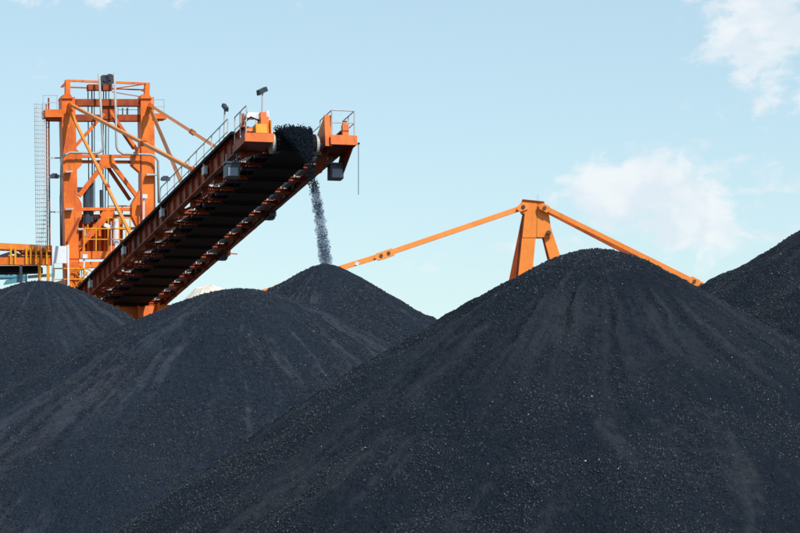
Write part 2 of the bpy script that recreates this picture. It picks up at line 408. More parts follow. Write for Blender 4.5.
# ------------------------------------------------------------------ stacker: frames of reference
TH, EP = 0.30578, 0.13978
Ld = V((math.cos(TH), math.sin(TH), 0))
Hh = V((math.sin(TH), -math.cos(TH), 0))
Hd = V((Hh.x * math.cos(EP), Hh.y * math.cos(EP), math.sin(EP)))
Nd = Hd.cross(Ld).normalized()
if Nd.z < 0: Nd = -Nd
TIP = CAMP + V((-4.28469, 115.06827, 12.98265))
VC = 0.45
def B(u, v, w): return TIP + Hd * u + Ld * (v + VC) + Nd * w
MC = B(-35, 0, 0)
def mp(x, y, a=0.):
    d = ray(x, y); t_ = ((MC + Hh * a) - CAMP).dot(Hh) / d.dot(Hh); return CAMP + d * t_
def uat(xpix, v, w):
    lo, hi = -36., 1.
    for _ in range(50):
        md = (lo + hi) / 2; q = B(md, v, w) - CAMP; x = CX + F * q.x / q.dot(FW)
        if x < xpix: lo = md
        else: hi = md
    return lo
st = empty('stacker', V((MC.x, MC.y, 0)), 'orange coal stacker with tall mast, stays and raised conveyor boom', 'stacker')

# ---- boom
bm_ = MB()
GV, GH = 2.0, 0.75
for s in (-1, 1):
    bm_.ibeam(B(-35, s * GV, GH / 2), B(-.6, s * GV, GH / 2), .26, GH, .04, Nd)
    for u in np.arange(-34.4, -1, 1.1):     # web stiffeners
        bm_.box(B(u, s * GV + s * .07, GH / 2), Hd * .015, Ld * .055, Nd * (GH / 2 - .05))
        bm_.box(B(u, s * GV - s * .07, GH / 2), Hd * .015, Ld * .055, Nd * (GH / 2 - .05))
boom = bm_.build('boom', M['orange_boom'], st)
US = list(np.arange(-33.6, -1.5, 2.13))
first = None
for u in US:       # tapered cross beams between the two girders
    if first is None:
        b0 = MB()
        b0.ibeam(B(u, -GV + .03, .02), B(u, GV - .03, .02), .16, .15, .02, Nd)
        for s in (-1, 1): b0.prism([B(u, s * 1.96, -.06), B(u, s * 1.2, -.06), B(u, s * 1.96, -.30 if s < 0 else -.16)], Hd * .03)
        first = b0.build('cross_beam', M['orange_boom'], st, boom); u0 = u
    else:
        c_ = clone(first, Hd * (u - u0 + random.uniform(-.08, .08)), boom)
        if random.random() < .4:
            c_.material_slots[0].link = 'OBJECT'; c_.material_slots[0].material = M['rust']
firstd = {}
for k, u in enumerate(US[:-1]):   # walkway gratings, diagonals, brackets
    for s in (-1, 1):
        if s not in firstd:
            a_, d_, k_ = MB(), MB(), MB()
            v0, v1 = (1.18, 1.86) if s < 0 else (1.45, 1.86)
            for i in range(9):
                vv = s * (v0 + (v1 - v0) * i / 8)
                a_.box(B(u + 1.065, vv, .17), Hd * .94, Ld * .022, Nd * .02)
            for i in range(8):
                a_.box(B(u + .2 + 1.73 * i / 7, s * (v0 + v1) / 2, .165), Hd * .02, Ld * (v1 - v0) / 2, Nd * .012)
            a_.box(B(u + 1.065, s * v0, .18), Hd * .96, Ld * .03, Nd * .06)
            ga = a_.build('walkway_grating', M['galv'], st, boom)
            d_.bar(B(u + .1, s * 1.86, .0), B(u + 2.03, s * 1.4, .0), .08, .08, Nd)
            db = d_.build('diagonal_brace', M['rust'], st, boom)
            k_.prism([B(u + .13, s * 1.86, -.10), B(u + .13, s * 1.45, -.05), B(u + .13, s * 1.86, .34)], Hd * .03)
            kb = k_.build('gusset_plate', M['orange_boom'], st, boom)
            firstd[s] = (ga, db, kb, u)
        else:
            for o in firstd[s][:3]:
                if random.random() < .86: clone(o, Hd * (u - firstd[s][3] + random.uniform(-.06, .06)), boom)
# belt: carrying strand, wrap round head pulley, return strand
PW, PR_ = .15, .40
be = MB()
prof = [(-34.5, .57, .25)]
for u in np.linspace(-34, -2.2, 20): prof.append((u, .55, .24))
prof.append((-1.4, .56, .08))
for t_ in np.linspace(0, math.pi, 9): prof.append((-.85 + (PR_ + .03) * math.sin(t_), PW + (PR_ + .03) * math.cos(t_), 0))
prof += [(-2.5, -.27, 0), (-34.5, -.30, 0)]
BW = .82
for (u, w, tr) in prof:
    be.v += [tuple(B(u, v, w + (tr if abs(v) > .5 else 0))) for v in (-BW, -.36, .36, BW)]
be.f = [(4 * i + j, 4 * i + j + 1, 4 * i + j + 5, 4 * i + j + 4) for i in range(len(prof) - 1) for j in range(3)]
bo = be.build('conveyor_belt', M['rubber'], st, boom)
sm_ = bo.modifiers.new('thickness', 'SOLIDIFY'); sm_.thickness = .025
MB().tube(B(-.85, -.95, PW), B(-.85, .95, PW), PR_, 24).tube(B(-.85, -1.5, PW), B(-.85, 1.5, PW), .09, 12).build('head_pulley', M['galv'], st, boom)
fi = None
for u in np.arange(-33, -2, 2.13):     # carrying and return rollers
    if fi is None:
        a_ = MB().tube(B(u, -.4, .46), B(u, .4, .46), .075, 10).tube(B(u, .4, .46), B(u, .9, .70), .075, 10).tube(B(u, -.4, .46), B(u, -.9, .70), .075, 10)
        a_.bar(B(u, -.95, .2), B(u, .95, .2), .10, .10, Nd)
        for s in (-1, 1): a_.bar(B(u, s * .98, .12), B(u, s * .98, .74), .06, .05, Ld)
        c_ = MB().tube(B(u + .5, -.82, -.34), B(u + .5, .82, -.34), .05, 10)
        for s in (-1, 1): c_.bar(B(u + .5, s * .84, -.38), B(u + .5, s * .84, .02), .03, .06, Ld)
        fi = (a_.build('idler_roller', M['steel'], st, boom), c_.build('return_roller', M['rubber'], st, boom), u)
    else:
        for o in fi[:2]: clone(o, Hd * (u - fi[2]), boom)
# cable tray and hoses along the left girder, couplings under the right one
MB().box(B(-18, -GV - .20, GH + .03), Hd * 16.2, Ld * .07, Nd * .06).build('cable_tray', M['rubber'], st, boom)
MB().path([B(u, -GV - .17, GH + .12 + .03 * math.sin(u * 1.7)) for u in np.linspace(-34, -3, 60)], .045, 6).build('cable', M['rubber'], st, boom)
MB().path([B(u, GV + .18, .10 - .02 * math.cos(u * 2.9)) for u in np.linspace(-34, -2, 60)], .04, 6).build('cable', M['rust'], st, boom)
for u in (-12.2, -20.5):
    MB().box(B(u, GV + .05, -.06), Hd * .45, Ld * .16, Nd * .10).box(B(u, GV + .12, -.16), Hd * .2, Ld * .1, Nd * .05).build('girder_splice', M['steel'], st, boom)
for (v, w, amp, ph_) in ((-1.55, -.12, .16, .3), (1.62, -.10, .13, 1.7), (-1.2, -.05, .10, 2.2)):      # sagging hoses under the frame
    MB().path([B(u, v + .05 * math.sin(u * .7 + ph_), w - amp * abs(math.sin(u * .74 + ph_ + .4 * math.sin(u * .31)))) for u in np.linspace(-33, -2.5, 130)], .03, 5).build('hose', M['rubber'], st, boom)
for u, s in ((-27.3, -1), (-24.2, 1), (-17.6, -1), (-15.1, 1), (-9.4, -1), (-7.2, 1), (-5.0, -1)):      # caked coal on the bottom flanges
    q0 = MB(); rr_ = random.Random(u)
    pts = [(rr_.uniform(-.7, .7), rr_.uniform(.02, .12)) for _ in range(7)]
    for (du, hh_) in pts: q0.box(B(u + du, s * (GV - .2 + rr_.uniform(-.06, .06)), .04 + hh_ / 2), Hd * rr_.uniform(.08, .25), Ld * rr_.uniform(.05, .12), Nd * hh_)
    q0.build('caked_coal', M['coal'], st, boom)
for u in (-29.5, -22.0, -14.3, -6.6):
    MB().box(B(u, -GV - .17, .42), Hd * .22, Ld * .07, Nd * .17).tube(B(u, -GV - .2, .6), B(u, -GV - .2, .78), .03, 6).build('junction_box', M['galv'], st, boom)
MB().box(B(-19.6, GV + .10, -.05), Hd * .12, Ld * .06, Nd * .14).tube(B(-19.6, GV + .1, -.1), B(-19.6, GV + .5, -.12), .03, 6).build('pull_switch', M['orange'], st, boom)
# handrails on top of the girders
MB().rail([B(-15.5, -GV + .05, GH), B(-3.6, -GV + .05, GH)], Z, 1.05, 1.35, .026).build('handrail', M['galv'], st, boom)
MB().rail([B(-33, GV - .05, GH), B(-2.2, GV - .05, GH)], Z, 1.0, 1.6, .022).build('handrail', M['galv'], st, boom)
# head end: platforms, side plates, railings
pl = MB().box(B(-1.0, -1.62, .15), Hd * 1.0, Ld * .56, Nd * .15).box(B(-1.0, -1.62, .33), Hd * .96, Ld * .53, Nd * .02)
pl = pl.build('head_platform', M['orange_boom'], st, boom)
MB().box(B(.02, -1.62, .15), Hd * .02, Ld * .58, Nd * .17).build('toe_board', M['orange'], st, boom)
MB().box(B(-1.3, -1.15, .62), Hd * .42, Ld * .10, Nd * .24).tube(B(-1.3, -1.25, .7), B(-1.3, -1.75, .7), .20, 14).tube(B(-1.3, -1.75, .7), B(-1.3, -1.83, .7), .23, 14).build('drive_motor', M['orange'], st, boom)
MB().path([B(-.9, -1.9, .5), B(-.6, -2.0, .9), B(-.5, -1.8, 1.1), B(-.7, -1.4, 1.0)], .03, 6).path([B(-2.2, -1.75, .8), B(-1.6, -1.9, .55), B(-1.0, -1.8, .45)], .03, 6).build('hose', M['rubber'], st, boom)
MB().box(B(-.42, .05, -.30), Hd * .05, Ld * .95, Nd * .07).build('belt_scraper', M['rubber'], st, boom)
MB().bar(B(-2.0, -2.05, .3), B(-.1, -2.05, 1.2), .05, .05, Ld).bar(B(-1.1, -1.95, .3), B(-1.1, -1.95, 1.35), .07, .07, Ld).build('rail_brace', M['orange'], st, boom)
pr = MB().box(B(-.9, 1.75, .15), Hd * .95, Ld * .52, Nd * .17).box(B(-.9, 1.75, .35), Hd * .90, Ld * .49, Nd * .02)
pr.prism([B(-1.9, 2.2, -.02), B(-.1, 2.2, -.02), B(-1.6, 2.2, -.75), B(-2.6, 2.2, -.65)], -Ld * .06)
pr.prism([B(-1.9, 1.3, -.02), B(-.1, 1.3, -.02), B(-1.6, 1.3, -.75), B(-2.6, 1.3, -.65)], -Ld * .06)
pr = pr.build('head_platform', M['orange_boom'], st, boom)
MB().box(B(.07, 1.75, .16), Hd * .02, Ld * .54, Nd * .19).build('toe_board', M['orange'], st, boom)
MB().rail([B(-1.85, -2.12, .35), B(-.05, -2.12, .35)], Z, 1.05, .9, .026).build('handrail', M['galv'], st, boom)
MB().rail([B(-1.7, 1.30, .35), B(-.08, 1.30, .35), B(-.08, 2.22, .35), B(-1.7, 2.22, .35)], Z, 1.0, .8, .026).build('handrail', M['galv'], st, boom)
MB().prism([B(-2.3, 1.12, .1), B(-.1, 1.12, .1), B(-.1, 1.12, 1.15), B(-.5, 1.12, 1.15), B(-2.3, 1.12, .35)], Ld * .05).box(B(-.1, 1.17, .55), Hd * .05, Ld * .14, Nd * .62).build('skirt_plate', M['orange'], st, boom)
MB().prism([B(-2.6, -1.02, .1), B(-.3, -1.02, .1), B(-.3, -1.02, .95), B(-.9, -1.02, 1.05), B(-2.6, -1.02, .45)], -Ld * .05).build('skirt_plate', M['yellow'], st, boom)
MB().box(B(-.75, -1.25, .62), Hd * .3, Ld * .16, Nd * .5).box(B(-.75, -1.25, 1.0), Hd * .12, Ld * .12, Nd * .35).build('drive_bearing', M['orange'], st, boom)
MB().box(B(-.35, -1.5, .55), Hd * .25, Ld * .22, Nd * .18).build('junction_box', M['yellow'], st, boom)
MB().box(B(-.4, 1.95, .60), Hd * .10, Ld * .12, Nd * .28).box(B(-.4, 1.95, .95), Hd * .06, Ld * .08, Nd * .1).build('junction_box', M['orange'], st, boom)
MB().tube(B(-2.4, -1.7, .4), B(-2.4, -1.7, .4) + Z * 1.3, .09, 8).build('post', M['orange'], st, boom)
def lamp(name, base, top, aim, w=.34, h=.26, dp=.2, mast=True, post='galv'):
    b_ = MB()
    if mast: b_.tube(base, top, .035, 6)
    o = b_.build(name, M[post], st, boom) if mast else None
    aim = aim.normalized(); sd = aim.cross(Z).normalized(); up = sd.cross(aim)
    hd = MB().box(top, aim * dp, sd * w / 2, up * h / 2)
    hd.prism([top + aim * dp + sd * w / 2 + up * h / 2, top + aim * dp - sd * w / 2 + up * h / 2, top + aim * dp * 1.25 - sd * w * .6 - up * h * .6, top + aim * dp * 1.25 + sd * w * .6 - up * h * .6], aim * .03)
    hh = hd.build('lamp_housing', M['steel'], st, o or boom)
    return o
lamp('work_lamp', B(-4.3, -1.95, .7), B(-4.3, -1.95, .7) + Z * 1.75 + Ld * .05, V((.35, -.6, -.5)), .15, .14, .16)
lamp('work_lamp', B(-.9, -1.25, 1.2), B(-.9, -1.25, 1.1) + Z * 1.15 + Ld * .02, V((-.75, -.6, -.45)), .2, .18, .18)
MB().bar(B(-.95, -1.75, 1.35) , B(-.95, -1.0, 1.35), .10, .10, Z).box(B(-.95, -1.75, 1.25), Hd * .16, Ld * .22, Nd * .10).tube(B(-.95, -1.45, .4), B(-.95, -1.45, 1.4), .06, 6).tube(B(-.95, -1.0, .9), B(-.95, -1.0, 1.5), .06, 6).build('camera_bracket', M['white'], st, boom)
# two big hanging floodlights and the trip wire
def flood(c, w, h, sgn):
    f_ = MB().box(c, Ld * w, Hd * .22, Z * h)
    f_.box(c + Z * (h + .05), Ld * (w + .05), Hd * .26, Z * .04)
    for s in (-1, 1): f_.bar(c + Ld * s * w * .8 + Z * h, c + Ld * s * w * .8 + Z * (h + .42), .05, .05, Ld)
    o = f_.build('floodlight', M['steel'], st, boom)
    MB().box(c + Hh * .23 - Z * .03, Ld * (w - .07), Hd * .02, Z * (h - .09)).build('lens', M['glass'], st, o)
flood(at(231.5, 171.5, B(-1.5, -2.2, 0).y - .2), .27, .25, -1)
flood(at(335.5, 173, B(-1.3, 2.1, 0).y + .2), .27, .26, 1)
q = B(-.15, 2.30, .1)
MB().tube(q - Hd * .1, q + Ld * .15, .04, 6).tube(q + Ld * .1, q + Ld * .1 - Z * 2.0, .014, 5).build('trip_wire', M['steel'], st, boom)

# ---- mast
def mbar(p, q, w, h, mat, name, a=0., parent=None, dep=Hh):
    return MB().bar(mp(*p, a), mp(*q, a), w, h, dep).build(name, M[mat], st, parent)
CW, CD = .68, .80
colL = mbar((72.4, 330), (66.8, 98), CW, CD, 'orange', 'mast_column')
colR = mbar((148.6, 330), (145.6, 98), CW, CD, 'orange', 'mast_column')
for c_, xs in ((colL, (67, 82, 75)), (colR, (145.8, 132, 140))):       # gussets where the cross members meet the columns
    x0, x1, xm = xs
    for (y0, y1, y2, y3) in ((148, 154, 165, 172), (190, 204, 216, 232)):
        MB().prism([mp(xm, y0, .42), mp(x1, y1, .42), mp(x1, y2, .42), mp(xm, y3, .42)], -Hh * .5).build('gusset_plate', M['orange'], st, c_)
    s = -1 if x0 < 100 else 1
    MB().prism([mp(x0 - 5.5, 98.5, .5), mp(x0 - 2.5, 94, .5), mp(x0 + 3.5, 94, .5), mp(x0 + 6, 98.5, .5)], -Hh * 1.0).build('bearing_block', M['orange'], st, c_)
mbar((67.3, 96), (67.5, 80.3), .24, .3, 'orange', 'head_post'); mbar((146.6, 97), (147, 83), .24, .3, 'orange', 'head_post')
for (x0, x1, y) in ((66, 60.5, 81), (147, 141.5, 85)):
    MB().prism([mp(x0, y, .1), mp(x1, y + 6, .1), mp(x1 + 3, y + 6.5, .1), mp(x0, y + 3, .1)], -Hh * .1).build('head_bracket', M['rust'], st)
mbar((67, 80.6), (147, 83.8), .10, .16, 'orange', 'head_rail'); mbar((68, 87.3), (146, 90), .06, .08, 'rust', 'head_rail')
mbar((112, 89), (146, 84), .05, .05, 'rust', 'tie_rod', .2); mbar((112, 92), (142, 97), .04, .04, 'rust', 'tie_rod', .2)
mbar((75, 103), (139, 103), .34, .5, 'rust', 'top_beam'); mbar((75, 118.3), (139, 118.3), .32, .5, 'rust', 'top_beam', -.2)
MB().prism([mp(103, 104, .1), mp(113, 104, .1), mp(116, 112, .1), mp(111, 119, .1), mp(103, 119, .1)], -Hh * .25).build('gusset_plate', M['rust'], st)
MB().bar(mp(87.5, 87.7), mp(99.8, 87.7), .28, .5, Hh).build('trolley_beam', M['rust'], st); MB().bar(mp(102, 88), mp(111.5, 88), .28, .5, Hh).build('trolley_beam', M['rust'], st)
for (x, y) in ((104, 80.5), (109.5, 79.5)):
    c = mp(x, y)
    MB().tube(c - Hh * .1, c + Hh * .1, .27, 20).tube(c - Hh * .16, c + Hh * .16, .07, 8).build('rope_sheave', M['steel'], st)
# ladder-side and right-hand service platforms
MB().bar(mp(43.5, 114.5), mp(60, 114.5), .38, 1.0, Hh).build('service_platform', M['orange'], st)
mbar((47, 119.6), (60, 119.8), .12, .7, 'rust', 'platform_bracket')
MB().bar(mp(151, 117), mp(164.5, 117.5), .26, 1.0, Hh).prism([mp(152, 119, .3), mp(164, 119, .3), mp(156, 123, .3), mp(152, 123, .3)], -Hh * .4).build('service_platform', M['orange'], st)
MB().rail([mp(43, 110.5, -.4), mp(43, 110.5, .4), mp(57, 110.5, .4)], Z, .75, .5, .018).build('handrail', M['galv'], st)
MB().rail([mp(152, 114, .4), mp(164, 114, .4), mp(164, 114, -.4)], Z, .72, .5, .018).build('handrail', M['galv'], st)
MB().rail([mp(118, 115, -.3), mp(138, 115, -.3)], Z, .5, .5, .015).build('handrail', M['galv'], st)
# K bracing
for (p, q_, w, a, mt) in (((104, 114), (73, 149), .14, 0, 'orange'), ((109, 110), (139, 153), .14, 0, 'orange'), ((114, 120), (134, 149), .12, -.3, 'rust'),
                      ((104, 164), (79, 196), .22, .05, 'orange'), ((112, 164), (138, 198), .19, .05, 'orange'), ((107, 166), (130, 200), .14, -.35, 'rust'),
                      ((110, 212), (72, 254), .30, .05, 'orange'), ((79, 218), (67, 242), .10, .42, 'rust')):
    mbar(p, q_, w, .22, mt, 'diagonal_brace', a)
mbar((76, 156.2), (139, 156.4), .14, .25, 'orange', 'cross_member'); mbar((76, 161.8), (139, 162.2), .14, .25, 'rust', 'cross_member', -.2)
mbar((76, 209.3), (138, 209.3), .15, .3, 'orange', 'cross_member'); mbar((76, 215.8), (138, 216), .12, .3, 'rust', 'cross_member', -.25)
MB().prism([mp(99, 163, .12), mp(104, 155, .12), mp(112, 155, .12), mp(116, 163, .12), mp(112, 168, .12), mp(103, 168, .12)], -Hh * .2).build('gusset_plate', M['orange'], st)
MB().prism([mp(100, 215, .12), mp(105, 208, .12), mp(114, 208, .12), mp(114, 216, .12), mp(104, 222, .12)], -Hh * .2).build('gusset_plate', M['orange'], st)
# stays
def stay(p, a, tgt, w=.14):
    p0 = mp(*p, a); o = MB().bar(p0, tgt, w, w, Hh).build('stay', M['orange_pale'], st)
    for t_ in (.02, .62, .97):
        c = p0.lerp(tgt, t_); d = (tgt - p0).normalized()
        MB().box(c, d * .16, d.cross(Hh).normalized() * (w * .8), d.cross(d.cross(Hh)).normalized() * w * .8).build('clevis', M['orange' if t_ != .62 else 'rust'], st, o)
stay((69.5, 104), .45, B(uat(198, -2.0, .75), -2.0, .8)); stay((149.5, 105), .45, B(uat(225, -1.6, .75), -1.6, .9))
stay((69, 109), .45, B(uat(133, -1.9, .75), -1.9, .8), .125); stay((150, 108), .45, B(uat(186, -1.6, .75), -1.6, .8), .125)
# pipes
def ppath(pts, a, r, name='pipe', mat='pipe'): return MB().path([mp(x, y, a) for x, y in pts], r, 8).build(name, M[mat], st, smooth=True)
ppath([(99, 73.5), (101.5, 120), (103.2, 148), (101, 151.5), (97, 153.2), (70, 152.6), (64, 155.5), (61.3, 160), (61, 196)], .75, .062)
ppath([(114.6, 73), (116.6, 147), (118.5, 151), (123, 154), (150, 154.6), (155, 156.5), (158, 161), (158.8, 203)], .75, .062)
ppath([(60.9, 196), (61.5, 248)], .75, .07, 'pipe', 'steel')
for y in (158, 177, 212): mbar((48.5, y), (62, y), .07, .07, 'galv', 'ladder_arm', 0)
for (x0, y, x1) in ((65, 172, 72), (146, 175, 157), (65, 209.5, 73)): mbar((x0, y), (x1, y - .4), .08, .3, 'galv', 'pipe_clamp', .62)
def mlamp(x, y, x1, y1):
    c = mp(x1, y1, .7); o = MB().tube(mp(x, y, .6), c, .035, 6).build('lamp_bracket', M['galv'], st)
    MB().box(c, Ld * .2, Hh * .14, Z * .09).box(c + Z * .07, Ld * .12, Hh * .08, Z * .08).build('lamp_housing', M['steel'], st, o)
mlamp(60, 176, 54.5, 176.5); mlamp(158, 179.5, 165.5, 179); 
c = B(uat(182, -2.0, .75), -2.0, .75); 
# hoist ropes and hydraulic cylinders
for (x, y0, x1, y1, r, mt) in ((88, 91, 89, 212, .03, 'steel'), (91.8, 91, 92.5, 213, .035, 'steel'), (94.2, 91, 94.6, 212, .025, 'steel'), (103.6, 91, 102.8, 213, .03, 'steel'),
                           (106, 91, 105.2, 212, .03, 'steel'), (108.8, 91, 108, 212, .022, 'steel'), (122.6, 108, 122.6, 116, .03, 'steel'), (127, 108, 127, 116, .03, 'steel')):
    MB().tube(mp(x, y0, -.25), mp(x1, y1, -.25), r, 6).build('hoist_rope', M[mt], st)
MB().tube(mp(87, 188, -.2), mp(87, 224, -.2), .20, 12).build('hoist_cylinder', M['steel'], st); MB().tube(mp(91.3, 180, -.2), mp(91.3, 222, -.2), .12, 12).build('hoist_cylinder', M['steel'], st)
MB().box(mp(82, 190, -.2), Ld * .3, Hh * .2, Z * .12).build('hoist_block', M['steel'], st)
MB().tube(mp(101.5, 190, -.2), mp(101.8, 216, -.2), .10, 10).build('hoist_cylinder', M['steel'], st)
# caged ladder
la = MB()
la.tube(mp(48.6, 98, 0), mp(49.8, 250, 0), .045, 6).tube(mp(46.2, 104, 0), mp(47.4, 250, 0), .03, 6)
lad = la.build('ladder', M['rust'], st)
for i in range(7):
    x = 34.4 + 1.9 * i
    MB().tube(mp(x + .1, 104, .35 * math.sin(math.pi * i / 6)), mp(x + 1.7, 248, .35 * math.sin(math.pi * i / 6)), .012, 5).build('cage_bar', M['galv'], st, lad)
hp = None
for k in range(34):
    y = 104 + k * 4.3; s_ = (y - 104) / 144 * 1.5
    if hp is None:
        pts = []
        for t_ in np.linspace(0, 2 * math.pi, 15): pts.append(mp(40.6 - 6.3 * math.cos(t_), 104, .35 * math.sin(t_)))
        hp = MB().path(pts, .014, 5).build('cage_hoop', M['galv'], st, lad); base_p = mp(40.6, 104)
        rp = MB().tube(mp(46.2, 106), mp(48.6, 106), .016, 5).build('rung', M['galv'], st, lad)
    else:
        dlt = mp(40.6 + s_, y) - base_p
        clone(hp, dlt, lad); clone(rp, dlt, lad)

# ---- deck, machinery and under-structure
dk = MB()
for y0, y1, a in ((251.5, 259, .2), (262, 268, .1)):
    dk.bar(mp(66, (y0 + y1) / 2, a), mp(152, (y0 + y1) / 2, a), (y1 - y0) * .0485, .5, Hh)
deck = dk.build('deck_girder', M['orange'], st)
MB().bar(mp(62, 285, -1), mp(152, 285, -1), .5, 3.2, Hh).build('slewing_deck', M['orange'], st)
hs = MB().prism([mp(79, 221, -1.4), mp(108, 221, -1.4), mp(108, 253, -1.4), mp(79, 253, -1.4)], -Hh * 1.8)
hs = hs.build('machinery_house', M['rust'], st)
for x in (83, 88, 94, 99.5, 105): MB().bar(mp(x, 222, -1.36), mp(x, 252, -1.36), .12, .06, Hh).build('wall_rib', M['orange'], st, hs)
MB().bar(mp(77.5, 220.4, -2.2), mp(109.5, 220.4, -2.2), .14, 2.1, Hh).build('roof', M['steel'], st, hs)
MB().path([mp(78, 229.5, .5), (mp(83, 229.5, .5)), mp(85, 231, .5), mp(85.3, 236, .5)], .07, 8).build('pipe', M['pipe'], st)
MB().rail([mp(84, 251, .9), mp(108, 251, .9), mp(126, 251, .9)], Z, 1.1, .75, .035).build('handrail', M['yellow'], st)
MB().rail([mp(108, 226, -.8), mp(136, 226, -.8)], Z, 1.0, .6, .035).rail([mp(108, 240, .3), mp(130, 240, .3)], Z, 1.1, .6, .035).build('handrail', M['yellow'], st)
for x in (109, 113, 121): MB().bar(mp(x, 212, -.9), mp(x + .5, 252, -.9), .14, .14, Hh).build('post', M['orange'], st)
MB().bar(mp(110, 228.5, -.6), mp(134, 228.5, -.6), .08, .9, Hh).build('upper_platform', M['yellow'], st)
MB().tube(mp(116, 222, .2), mp(116, 244, .2), .16, 12).build('tank', M['white'], st)
MB().bar(mp(104, 224.5, .3), mp(112, 228.5, .3), .18, .2, Hh).build('lamp_housing', M['white'], st)
for (x, y0, y1) in ((143.8, 197, 226), (84, 257, 292)):
    o = MB().tube(mp(x, y0, 1.0), mp(x - .4, y1, 1.0), .05, 6).build('lamp_post', M['white'], st)
    MB().box(mp(x + .5, y0 - .5, 1.0), Ld * .12, Hh * .15, Z * .10).build('lamp_housing', M['white'], st, o)
# cable reel
rc = mp(81.5, 279, 1.2)
rl = MB()
for s in (-1, 1):
    pts = [rc + Ld * .16 * s + (Hh * math.cos(t_) * .25 + Ld * math.cos(t_) * .42 + Z * math.sin(t_) * .52) for t_ in np.linspace(0, 2 * math.pi, 25)]
    rl.path(pts, .035, 6)
for t_ in np.linspace(0, math.pi, 5)[:-1]:
    d = Hh * math.cos(t_) * .25 + Ld * math.cos(t_) * .42 + Z * math.sin(t_) * .5; rl.tube(rc - d, rc + d, .025, 6)
rl.build('cable_reel', M['yellow'], st)
MB().rail([mp(54, 291, 1.4), mp(84, 291, 1.4)], Z, 1.1, .8, .03).build('handrail', M['yellow'], st)
MB().prism([mp(69, 262, .9), mp(78, 262, .9), mp(80, 270, .9), mp(80, 300, .9), mp(69, 300, .9)], -Hh * .9).build('drive_box', M['orange'], st)
# boom foot: sunlit box plates
bf = MB().box(B(-33.2, .6, -.75), Hd * 2.2, Ld * 1.5, Nd * .45)
bf.prism([B(-31, -1.0, -.2), B(-31, 2.1, -.2), B(-31.6, 2.1, -1.7), B(-31.6, -1.0, -1.7)], -Hd * .4)
for s in (-.6, .4, 1.4): bf.box(B(-30.8, s, -.6), Hd * .25, Ld * .04, Nd * .4)
bf.build('boom_foot', M['orange'], st)
tz = mp(106, 300).z
MB().tube(V((MC.x, MC.y, tz - 3.2)), V((MC.x, MC.y, tz - 1.2)), 2.4, 32).build('slewing_ring', M['steel'], st)
for sx in (-1, 1):
    for sy in (-1, 1):
        top = V((MC.x, MC.y, tz - 3.2)) + Ld * 2.6 * sx + Hh * 2.6 * sy; bot = V((MC.x, MC.y, .8)) + Ld * 4 * sx + Hh * 4 * sy
        lg = MB().bar(top, bot, .8, .8, Hh).build('portal_leg', M['orange'], st)
        bg_ = MB().box(bot - Z * .15, Hh * 1.1, Ld * .3, Z * .25)
        for q in (-.6, .6): bg_.tube(bot + Hh * q - Z * .45 - Ld * .12, bot + Hh * q - Z * .45 + Ld * .12, .34, 16)
        bg_.build('bogie', M['steel'], st, lg)
MB().box(V((MC.x, MC.y, tz - 3.4)), Ld * 3.1, Hh * 3.1, Z * .35).build('portal_frame', M['orange'], st)

# ------------------------------------------------------------------ white panel on posts
wp = empty('panel_board', mp(60.5, 300, 2.0), 'white rectangular panel on two white posts beside the mast foot', 'panel')
MB().prism([mp(53.2, 246, 2.0), mp(67.6, 246, 2.0), mp(67.6, 263.2, 2.0), mp(53.2, 263.2, 2.0)], -Hh * .12).build('panel', M['white'], wp)
for x in (52.8, 68.0): MB().bar(mp(x, 245, 2.0), mp(x + .4, 302, 2.0), .09, .12, Hh).build('post', M['white'], wp)
MB().bar(mp(52, 286, 2.0), mp(69, 286, 2.0), .08, .08, Hh).build('cross_rail', M['white'], wp)

# ------------------------------------------------------------------ conveyor bridge at left
YB = MC.y - .5
br = empty('conveyor_bridge', V((at(-60, 300, YB).x, YB, 0)), 'orange conveyor bridge with yellow railing posts running out of frame at left', 'conveyor')
def bp(x, y, dy=0.): return at(x, y, YB + dy)
MB().bar(bp(-160, 238), bp(52, 248.8), .30, .35, V((0, 1, 0))).build('top_chord', M['orange_pale'], br)
MB().bar(bp(-160, 260.5), bp(52, 261.5), .36, .35, V((0, 1, 0))).build('bottom_chord', M['orange'], br)
MB().bar(bp(-160, 240, 2.6), bp(52, 250, 2.6), .3, .3, V((0, 1, 0))).build('top_chord', M['rust'], br)
MB().bar(bp(-160, 259, 2.6), bp(52, 260, 2.6), .4, .3, V((0, 1, 0))).build('bottom_chord', M['rust'], br)
fl = MB(); fl.prism([bp(-160, 264.5), bp(52, 265.5), bp(52, 265.5, 2.6), bp(-160, 264.5, 2.6)], Z * .06); fl.build('floor_plate', M['rust'], br)
for x in (-150, -110, -75, -45, -20, 11, 15.5, 26.5, 31, 36, 41.5, 47): MB().bar(bp(x, 247, -.25), bp(x, 264.5, -.25), .09, .09, V((0, 1, 0))).build('railing_post', M['yellow'], br)
for y in (251.5, 255.5): MB().bar(bp(22, y, -.1), bp(52, y + .6, -.1), .045, .045, V((0, 1, 0))).build('guard_rail', M['yellow'], br)
MB().prism([bp(16, 249), bp(52, 251), bp(52, 262), bp(28, 262)], V((0, .08, 0))).build('side_sheet', M['rust'], br)
for k, (x0, x1) in enumerate(((-5, 14), (26, 12), (-40, -22), (-70, -88))): MB().bar(bp(x0, 258, 1.2), bp(x1, 252, 1.2), .14, .14, V((0, 1, 0))).build('diagonal_brace', M['steel'], br)
MB().prism([bp(-160, 266.5, .3), bp(39, 265.5, .3), bp(39, 271.5, .3), bp(-160, 277, .3)], V((0, 1.6, 0))).build('conveyor_belt', M['rubber'], br)
MB().tube(bp(-160, 282, .2), bp(27, 276.5, .2), .12, 10).build('pipe', M['teal'], br)
MB().prism([bp(6, 280, .1), bp(27, 276.5, .1), bp(27, 281, .1), bp(3, 285, .1)], V((0, .1, 0))).build('side_sheet', M['teal'], br)
